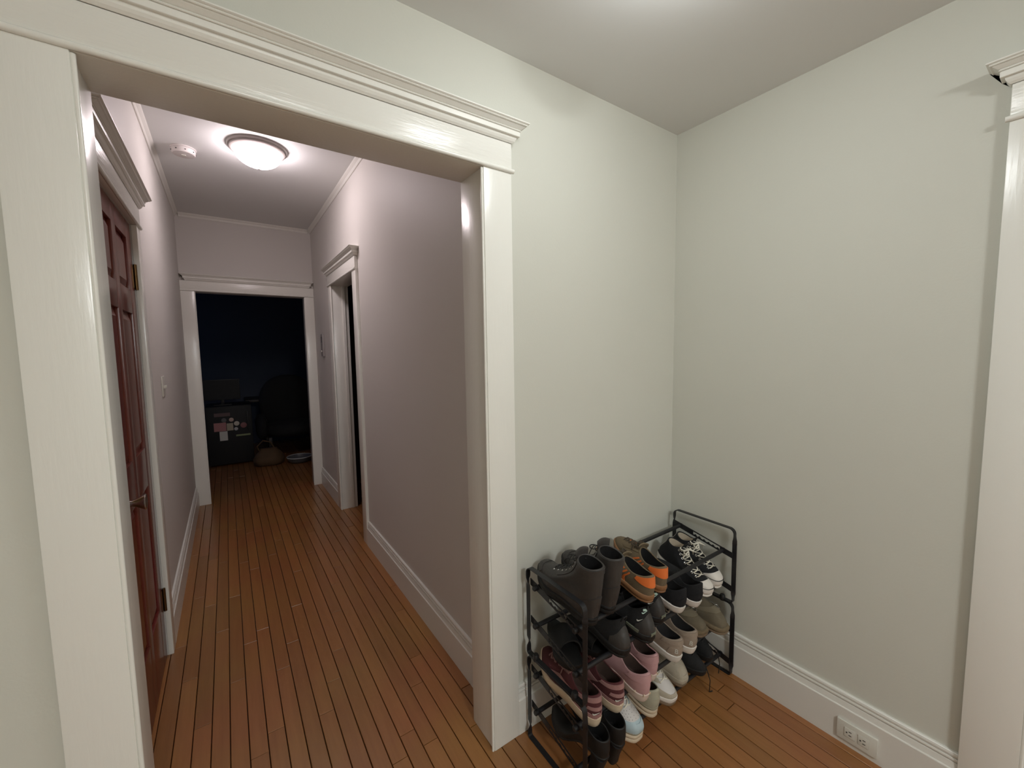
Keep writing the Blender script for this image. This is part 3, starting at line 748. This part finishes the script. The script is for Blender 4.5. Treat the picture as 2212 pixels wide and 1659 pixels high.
def maroon(label, x, y, h, side):
    r = shoe_root('sneaker', label, 'sneaker', 'maroon and rose sneakers', 2, x, y, h, .29)
    S = Last(L=.290, wb=.048, wh=.038, ts=.034, toeH=.058, yb=.012, yt=.140, hw=.031, zh=.112, zs=.086, zt=.100, spring=.014, side=side, toe_w=.7)
    sole_layer(S, 0, .036, .004, K_offwhite, r, 'midsole', .001)
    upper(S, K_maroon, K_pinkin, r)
    patch(S, 'collar_pad', PI-1.5, PI+1.5, .80, .995, K_rose, r, .003, nu=24, nv=5)
    patch(S, 'heel_band', PI-.75, PI+.75, .42, .58, K_rose, r, .0018, nu=16, nv=4)
    patch(S, 'heel_foot', PI-1.2, PI+1.2, .03, .24, K_rose, r, .0018, nu=18, nv=4)
    for sg in (1, -1):
        patch(S, 'side_panel', sg*.95, sg*1.75, .22, .70, K_rose, r, .0016)
        patch(S, 'eyelet_stay', sg*.34, sg*.86, .45, .99, K_maroon, r, .0022)
    decal(S, 'check_mark', SWOOSH, PI+.25, .32, .024, K_swoosh, r, .2, .003)
    tongue(S, K_rose, r, .55, .020); laces(S, K_rose, r, .5, .97, .32, .66, 6, .0026)
    return r
maroon('maroon and rose suede sneaker with cream sole, behind the rack end post', -.868, -.326, 2, -1)
maroon('maroon and rose suede sneaker with cream sole, beside the pink sneakers', -.768, -.333, 2, 1)

def pink(label, x, y, h, side):
    r = shoe_root('running_shoe', label, 'sneaker', 'pink sneakers', 2, x, y, h, .27)
    S = Last(L=.265, wb=.043, wh=.037, ts=.032, toeH=.055, yb=.008, yt=.138, hw=.032, zh=.110, zs=.082, zt=.098, spring=.014, side=side, toe_w=.7, heel_bulge=.006)
    sole_layer(S, 0, .033, .004, K_pinksole, r, 'midsole', .0)
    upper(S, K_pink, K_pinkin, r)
    patch(S, 'collar_pad', PI-1.4, PI+1.4, .66, .995, K_pink, r, .0032, nu=24, nv=6)
    for k in range(6):
        a = PI-1.1+k*.44
        patch(S, 'sole_rib', a, a+.05, .02, .10, K_offwhite, r, .006, nu=2, nv=3)
    tongue(S, K_pink, r, .55, .018); laces(S, K_pink, r, .5, .97, .32, .66, 5, .0024)
    return r
pink('dusty pink running shoe, the one pushed forward beside the maroon pair', -.659, -.354, 6, -1)
pink('dusty pink running shoe, the one set back beside the taupe pair', -.570, -.320, 8, 1)

def taupe(label, x, y, h, side):
    r = shoe_root('sneaker', label, 'sneaker', 'taupe sneakers', 2, x, y, h, .27)
    S = Last(L=.265, wb=.043, wh=.038, ts=.032, toeH=.055, yb=.006, yt=.140, hw=.034, zh=.100, zs=.080, zt=.100, spring=.012, side=side, toe_w=.72, heel_bulge=.005)
    sole_layer(S, 0, .033, .006, K_white, r, 'midsole', .001)
    upper(S, K_taupe, K_taupein, r)
    patch(S, 'collar_pad', PI-1.4, PI+1.4, .78, .995, K_taupe, r, .003, nu=24, nv=5)
    patch(S, 'heel_panel', PI-.8, PI+.8, .04, .55, K_taupe, r, .0018)
    text_decal(S, 'B', PI+.40, .36, .026, K_swoosh, r, .0026)
    tongue(S, K_taupein, r, .55, .026); laces(S, K_taupe, r, .5, .97, .32, .66, 5, .0024)
    return r
taupe('taupe suede sneaker with a white letter on its heel, beside the pink pair', -.412, -.319, 3, -1)
taupe('taupe suede sneaker with a white letter on its heel, beside the khaki clogs', -.324, -.325, 3, 1)

def clog(label, x, y, h, side):
    r = shoe_root('clog', label, 'clog', 'khaki suede clogs', 2, x, y, h, .275, by_toe=True)
    S = Last(L=.275, wb=.048, wh=.038, ts=.026, toeH=.066, yb=.006, yt=.150, hw=.036, zh=.036, zs=.044, zt=.092, spring=.012, side=side, toe_w=.85, heel_bulge=.002)
    sole_layer(S, 0, .012, .009, K_tan, r, 'outsole'); sole_layer(S, .0122, .029, .010, K_cork, r, 'footbed')
    upper(S, K_clog, K_cork, r)
    patch(S, 'strap', lambda b: -1.15, lambda b: 1.15, .52, .72, K_strap, r, .003, nu=24, nv=5)
    c = S.P(-.45, .62, .006)
    bm = bmesh.new(); q = [Vector((math.cos(a)*.009, math.sin(a)*.011, 0)) for a in [2*PI*i/16 for i in range(17)]]
    bm_tube(bm, [c+p for p in q], .0016, 6, False); finish('buckle', bm, K_metal, r, smooth=True)
    return r
clog('khaki suede clog with strap, next to the rack end frame', -.117, -.338, 185, -1)
clog('khaki suede clog with strap, set back beside the taupe pair', -.208, -.300, 183, 1)

def whitesneaker(label, x, y, h, side, m1, m2, ms, mo):
    r = shoe_root('sneaker', label, 'sneaker', 'pale sneakers with toes out on the bottom shelf', 1, x, y, h, .28, by_toe=True)
    S = Last(L=.280, wb=.049, wh=.037, ts=.034, toeH=.062, yb=.010, yt=.140, hw=.032, zh=.100, zs=.082, zt=.104, spring=.008, side=side, toe_w=.84)
    sole_layer(S, 0, .014, .003, mo, r, 'outsole'); sole_layer(S, .0142, .036, .004, ms, r, 'midsole')
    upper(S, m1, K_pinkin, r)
    patch(S, 'toe_overlay', -1.25, 1.25, .0, lambda a: .20+.34*abs(2*a-1)**1.5, m2, r, .002, nu=24)
    for sg in (1, -1): patch(S, 'eyelet_stay', sg*.34, sg*.95, .48, .99, m2, r, .0022)
    tongue(S, m1, r, .55, .020); laces(S, K_lace if m1 is K_greyw else m2, r, .52, .97, .32, .66, 5, .0026)
    return r
whitesneaker('white leather sneaker with grey toe overlay and tan outsole', -.456, -.326, 184, 1, K_greyw, K_sand, K_white, K_tan)
whitesneaker('sand suede sneaker with dark tan outsole beside the white sneaker', -.350, -.303, 184, -1, K_sand, K_sand, K_sand, K_tan)
def bluesneaker(label, x, y, h, side, by_toe, mu):
    r = shoe_root('platform_sneaker', label, 'sneaker', 'pale blue platform sneakers', 1, x, y, h, .265, by_toe=by_toe)
    S = Last(L=.265, wb=.051, wh=.039, ts=.047, toeH=.080, yb=.008, yt=.130, hw=.032, zh=.116, zs=.094, zt=.116, spring=.006, side=side, toe_w=.86)
    for k in range(3): sole_layer(S, k*.0162, k*.0162+.0160, .004-.001*k, K_offwhite if k < 2 else K_sage, r, 'sole_layer')
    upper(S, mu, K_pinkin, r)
    patch(S, 'vamp_panel', -.85, .85, .34, .62, K_greyw, r, .002, nu=18)
    bm = bmesh.new()
    for i in range(7):
        for j in range(4):
            ph = -.55+1.1*i/6; v = .38+.06*j
            c = S.P(ph, v, .0024); n = (S.P(ph, v, .006)-S.P(ph, v, .002)).normalized(); a = n.orthogonal().normalized(); b = n.cross(a)
            bm.faces.new([bm.verts.new(c+(a*math.cos(2*PI*q/7)+b*math.sin(2*PI*q/7))*.0011) for q in range(7)])
    tag(finish('perforations', bm, K_taupein, r), kind='stuff')
    patch(S, 'toe_overlay', -1.2, 1.2, .0, lambda a: .26+.20*abs(2*a-1), K_blue, r, .0026, nu=20)
    patch(S, 'heel_panel', PI-.9, PI+.9, .02, .6, K_sage, r, .002)
    tongue(S, K_greyw, r, .6, .018); laces(S, K_lace, r, .6, .97, .32, .66, 5, .0026)
    return r
bluesneaker('pale blue sneaker with white perforated vamp, toe poking out under the maroon pair', -.678, -.340, 181, 1, True, K_blue)
bluesneaker('sage-heeled platform sneaker turned heel out under the pink running shoe', -.556, -.316, 2, 1, False, K_sage)

def laceup(label, x, y, h, side, ends):
    r = shoe_root('lace_up_shoe', label, 'shoe', 'black lace-up shoes at the rack corner', 1, x, y, h, .27, by_toe=True)
    S = Last(L=.270, wb=.042, wh=.034, ts=.024, toeH=.052, yb=.010, yt=.128, hw=.031, zh=.100, zs=.086, zt=.108, spring=.012, side=side, toe_w=.72)
    sole_layer(S, 0, .025, .004, K_rubber, r, 'outsole'); upper(S, K_fabric, K_dark, r)
    for sg in (1, -1): patch(S, 'eyelet_stay', sg*.34, sg*.95, .48, .99, K_fabric, r, .0022)
    inv = r.matrix_world.inverted()
    tongue(S, K_fabric, r, .55, .022); laces(S, K_rubber, r, .52, .97, .32, .66, 5, .0024, ends=[[inv @ Vector(p) for p in e] for e in ends])
    return r
laceup('black lace-up shoe with loose laces, beside the sand suede sneaker', -.232, -.318, 183, 1,
       [[(-.252, -.22, .19), (-.235, -.27, .17), (-.22, -.325, .12), (-.205, -.335, .06), (-.20, -.33, .004), (-.185, -.335, .003)]])
laceup('black lace-up shoe with a dangling lace, next to the rack end frame', -.142, -.296, 182, -1,
       [[(-.142, -.20, .19), (-.12, -.25, .17), (-.105, -.31, .13), (-.10, -.318, .07), (-.103, -.316, .03)]])

def bootie(label, x, y, h, side):
    r = shoe_root('heeled_ankle_boot', label, 'boot', 'black block-heeled boots on the bottom shelf', None, x, y, h, .25, z=.066, slope=.26)
    S = Last(L=.245, wb=.042, wh=.033, ts=.010, toeH=.042, yb=.010, yt=.095, hw=.031, zh=.070, zs=.066, zt=.074, shaft=1, spring=.006, side=side, toe_w=.6, lift=.080)
    sole_layer(S, 0, .011, .002, K_rubber, r, 'outsole'); upper(S, K_rubber, K_dark, r, 16)
    rings = []
    for z, f_ in ((-.002, .0), (.03, -.001), (.083, .005)):
        ring = []
        for k in range(20):
            a = 2*PI*k/20; ring.append(Vector((math.copysign(abs(math.cos(a))**.6, math.cos(a))*(.020+f_), .026+math.copysign(abs(math.sin(a))**.6, math.sin(a))*(.022+f_), z)))
        rings.append(ring)
    bm = bmesh.new(); bm_rings(bm, rings, True, True, True); finish('block_heel', bm, K_rubber, r, smooth=45)
    return r
bootie('black block-heeled ankle boot behind the rack end post', -.872, -.347, 2, -1)
bootie('black block-heeled ankle boot beside the pale blue platform sneaker', -.796, -.347, 2, 1)

# slide sandals lying on top of the maroon pair
def slide(label, A0, A1, y0):
    r = empty('slide_sandal'); tag(r, label, 'sandal', 'black slide sandals')
    T = (A1-A0).normalized(); n = Vector((0, 0, 1)); n = (n-T*n.dot(T)).normalized(); X = T.cross(n)
    M = Matrix((X, T, n)).transposed().to_4x4(); M.translation = A0; r.matrix_world = M
    S = Last(L=.240, wb=.044, wh=.037, ts=.022, spring=.006, toe_w=.85)
    sole_layer(S, 0, .024, .003, K_rubber, r, 'footbed')
    g, b = [], []
    for i in range(17):
        a = PI*i/16
        ro, rb = [], []
        for j in range(7):
            y = y0+.09*j/6; k = 1-.08*(j/6); ro.append(Vector((math.cos(a)*.050*k, y, .012+math.sin(a)**.8*.060*k))); rb.append(Vector((math.cos(a)*.045*k, y, .012+math.sin(a)**.8*.055*k)))
        g.append(ro); b.append(rb)
    grid_shell('strap', g, K_rubber, r, base=b)
slide('black slide sandal with its strap opening toward the rack end frame, on the maroon sneakers', Vector((-.800, -.022, .372)), Vector((-.878, -.248, .366)), .085)
slide('black slide sandal lying flat on the maroon sneaker next to the pink pair', Vector((-.715, -.030, .358)), Vector((-.748, -.262, .363)), .11)
# ------------------------------------------------------------------ the unlit room at the end of the hall
M_appl = mat('black_enamel', (.006, .006, .007), .6, bump=.1, bscale=60)
fr = tag(empty('mini_fridge', (-1.80, 5.25, 0)), 'small black fridge with notes and magnets in the dark far room', 'fridge')
box('body', (-.25, .03, .015), (.25, .52, .78), M_appl, fr, .01); box('door', (-.248, 0.0, .02), (.248, .0295, .775), M_appl, fr, .008)
box('handle', (.19, -.022, .45), (.205, -.0005, .70), M_blackplastic, fr, .003)
notes = [((-.17, .46, .13, .11), 'pink_note', (196, 140, 140)), ((-.034, .46, .070, .095), 'cream_note', (190, 180, 160)), ((-.115, .335, .085, .12), 'white_note', (225, 222, 215)),
         ((-.16, .65, .17, .045), 'faded_strip', (120, 100, 100)), ((.06, .375, .16, .022), 'green_strip', (150, 160, 120))]
for (x, z, w_, h_), nm, c in notes:
    tag(box('fridge_note', (-1.80+x, 5.2462, z), (-1.80+x+w_, 5.2494, z+h_), mat(nm, srgb(*c), .8)), nm.replace('_', ' ')+' stuck on the small black fridge', 'note', 'notes on the fridge')
for x, z, rr, nm, c in ((-.06, .60, .028, 'grey', (110, 108, 110)), (.02, .60, .026, 'pale pink', (214, 186, 172)), (.075, .545, .030, 'cream', (220, 214, 200)), (.065, .475, .022, 'white', (205, 205, 205)), (.15, .515, .036, 'rose', (150, 98, 98))):
    tag(lathe('fridge_magnet', [(0, 0), (rr, 0), (rr, -.004), (rr*.8, -.006), (0, -.0062)], (-1.80+x, 5.2496, z), mat('magnet_'+nm.replace(' ', '_'), srgb(*c), .5), None, 20, 'y'), 'round '+nm+' magnet on the small black fridge', 'magnet', 'magnets on the fridge')
mo = tag(empty('monitor', (-1.86, 5.45, .78)), 'dark flat monitor standing on the small black fridge', 'monitor')
box('base', (-.10, -.07, .0004), (.10, .07, .012), M_blackplastic, mo, .003); box('neck', (-.02, .0, .012), (.02, .02, .14), M_blackplastic, mo, .003)
sc = box('screen', (-.20, -.022, .07), (.20, -.001, .34), M_blackplastic, mo, .005); box('panel', (-.19, -.0235, .082), (.19, -.0222, .33), mat('screen_glass', (.004, .004, .005), .6), sc)
dk = tag(empty('desk', (-1.2, 6.1, 0)), 'dark desk against the far wall of the unlit room', 'desk')
M_dkw = mat('dark_stained_wood', srgb(46, 36, 30), .5, var=.15)
box('desktop', (-.40, -.30, .75), (.75, .30, .785), M_dkw, dk, .004)
for x in (-.36, .70):
    for y in (-.26, .26): box('leg', (x-.022, y-.022, 0.001), (x+.022, y+.022, .75), M_dkw, dk, .002)
ch = tag(empty('armchair', (-1.08, 5.45, 0)), 'large black round-backed armchair in the dark far room', 'armchair')
M_up = mat('black_upholstery', (.010, .010, .010), .9, bump=.4, bscale=120)
def pillow(name, c, s, parent, e=2.6):
    bm = bmesh.new(); bmesh.ops.create_icosphere(bm, subdivisions=4, radius=1)
    for v in bm.verts:
        k = (abs(v.co.x)**e+abs(v.co.y)**e+abs(v.co.z)**e)**(-1/e); v.co = Vector((c[0]+v.co.x*k*s[0], c[1]+v.co.y*k*s[1], c[2]+v.co.z*k*s[2]))
    return finish(name, bm, M_up, parent, smooth='all')
pillow('backrest', (0, .22, .74), (.36, .11, .40), ch, 2.3); pillow('seat_cushion', (0, -.08, .40), (.33, .32, .11), ch)
for s in (-1, 1): pillow('armrest', (s*.36, -.05, .45), (.07, .32, .17), ch)
for x in (-.28, .28):
    for y in (-.28, .22): box('leg', (x-.02, y-.02, .001), (x+.02, y+.02, .32), M_dkw, ch, .003)
bg = tag(empty('tote_bag', (-1.40, 4.98, 0)), 'slumped tan bag on the floor beside the small black fridge', 'bag')
M_bag = mat('tan_canvas', srgb(92, 70, 46), .8, bump=.4, bscale=60, var=.2)
bm = bmesh.new(); rings = []
for z, rx, ry in ((.001, .13, .09), (.02, .17, .12), (.08, .18, .13), (.15, .15, .10), (.20, .10, .06), (.22, .09, .04)):
    rings.append([(rx*math.cos(2*PI*k/24)*(1+.05*math.sin(3*k)), ry*math.sin(2*PI*k/24)*(1+.05*math.cos(5*k)), z) for k in range(24)])
bm_rings(bm, rings, True, True, True); finish('body', bm, M_bag, bg, smooth=60)
tube('strap', [(-.10, 0, .18), (-.13, -.02, .26), (-.06, -.03, .33), (.02, -.02, .30), (.07, 0, .20)], .009, M_bag, bg, 8)
rings = [[(rx*math.cos(2*PI*k/32), rx*math.sin(2*PI*k/32), z) for k in range(32)] for z, rx in ((.001, .10), (.03, .135), (.07, .15), (.075, .146), (.03, .128), (.008, .09))]
pb = tag(empty('pet_bowl', (-1.06, 4.88, 0)), 'wide white rimmed bowl on the floor below the armchair', 'bowl')
bm = bmesh.new(); bm_rings(bm, rings, True, True, True); finish('dish', bm, mat('grey_ceramic', srgb(90, 90, 92), .4), pb, smooth=40)
lathe('rim', [(.146, .0755), (.152, .072), (.155, .077), (.150, .082), (.145, .080), (.146, .0755)], (0, 0, 0), mat('white_ceramic', srgb(215, 215, 212), .4), pb, 32, cap=False)
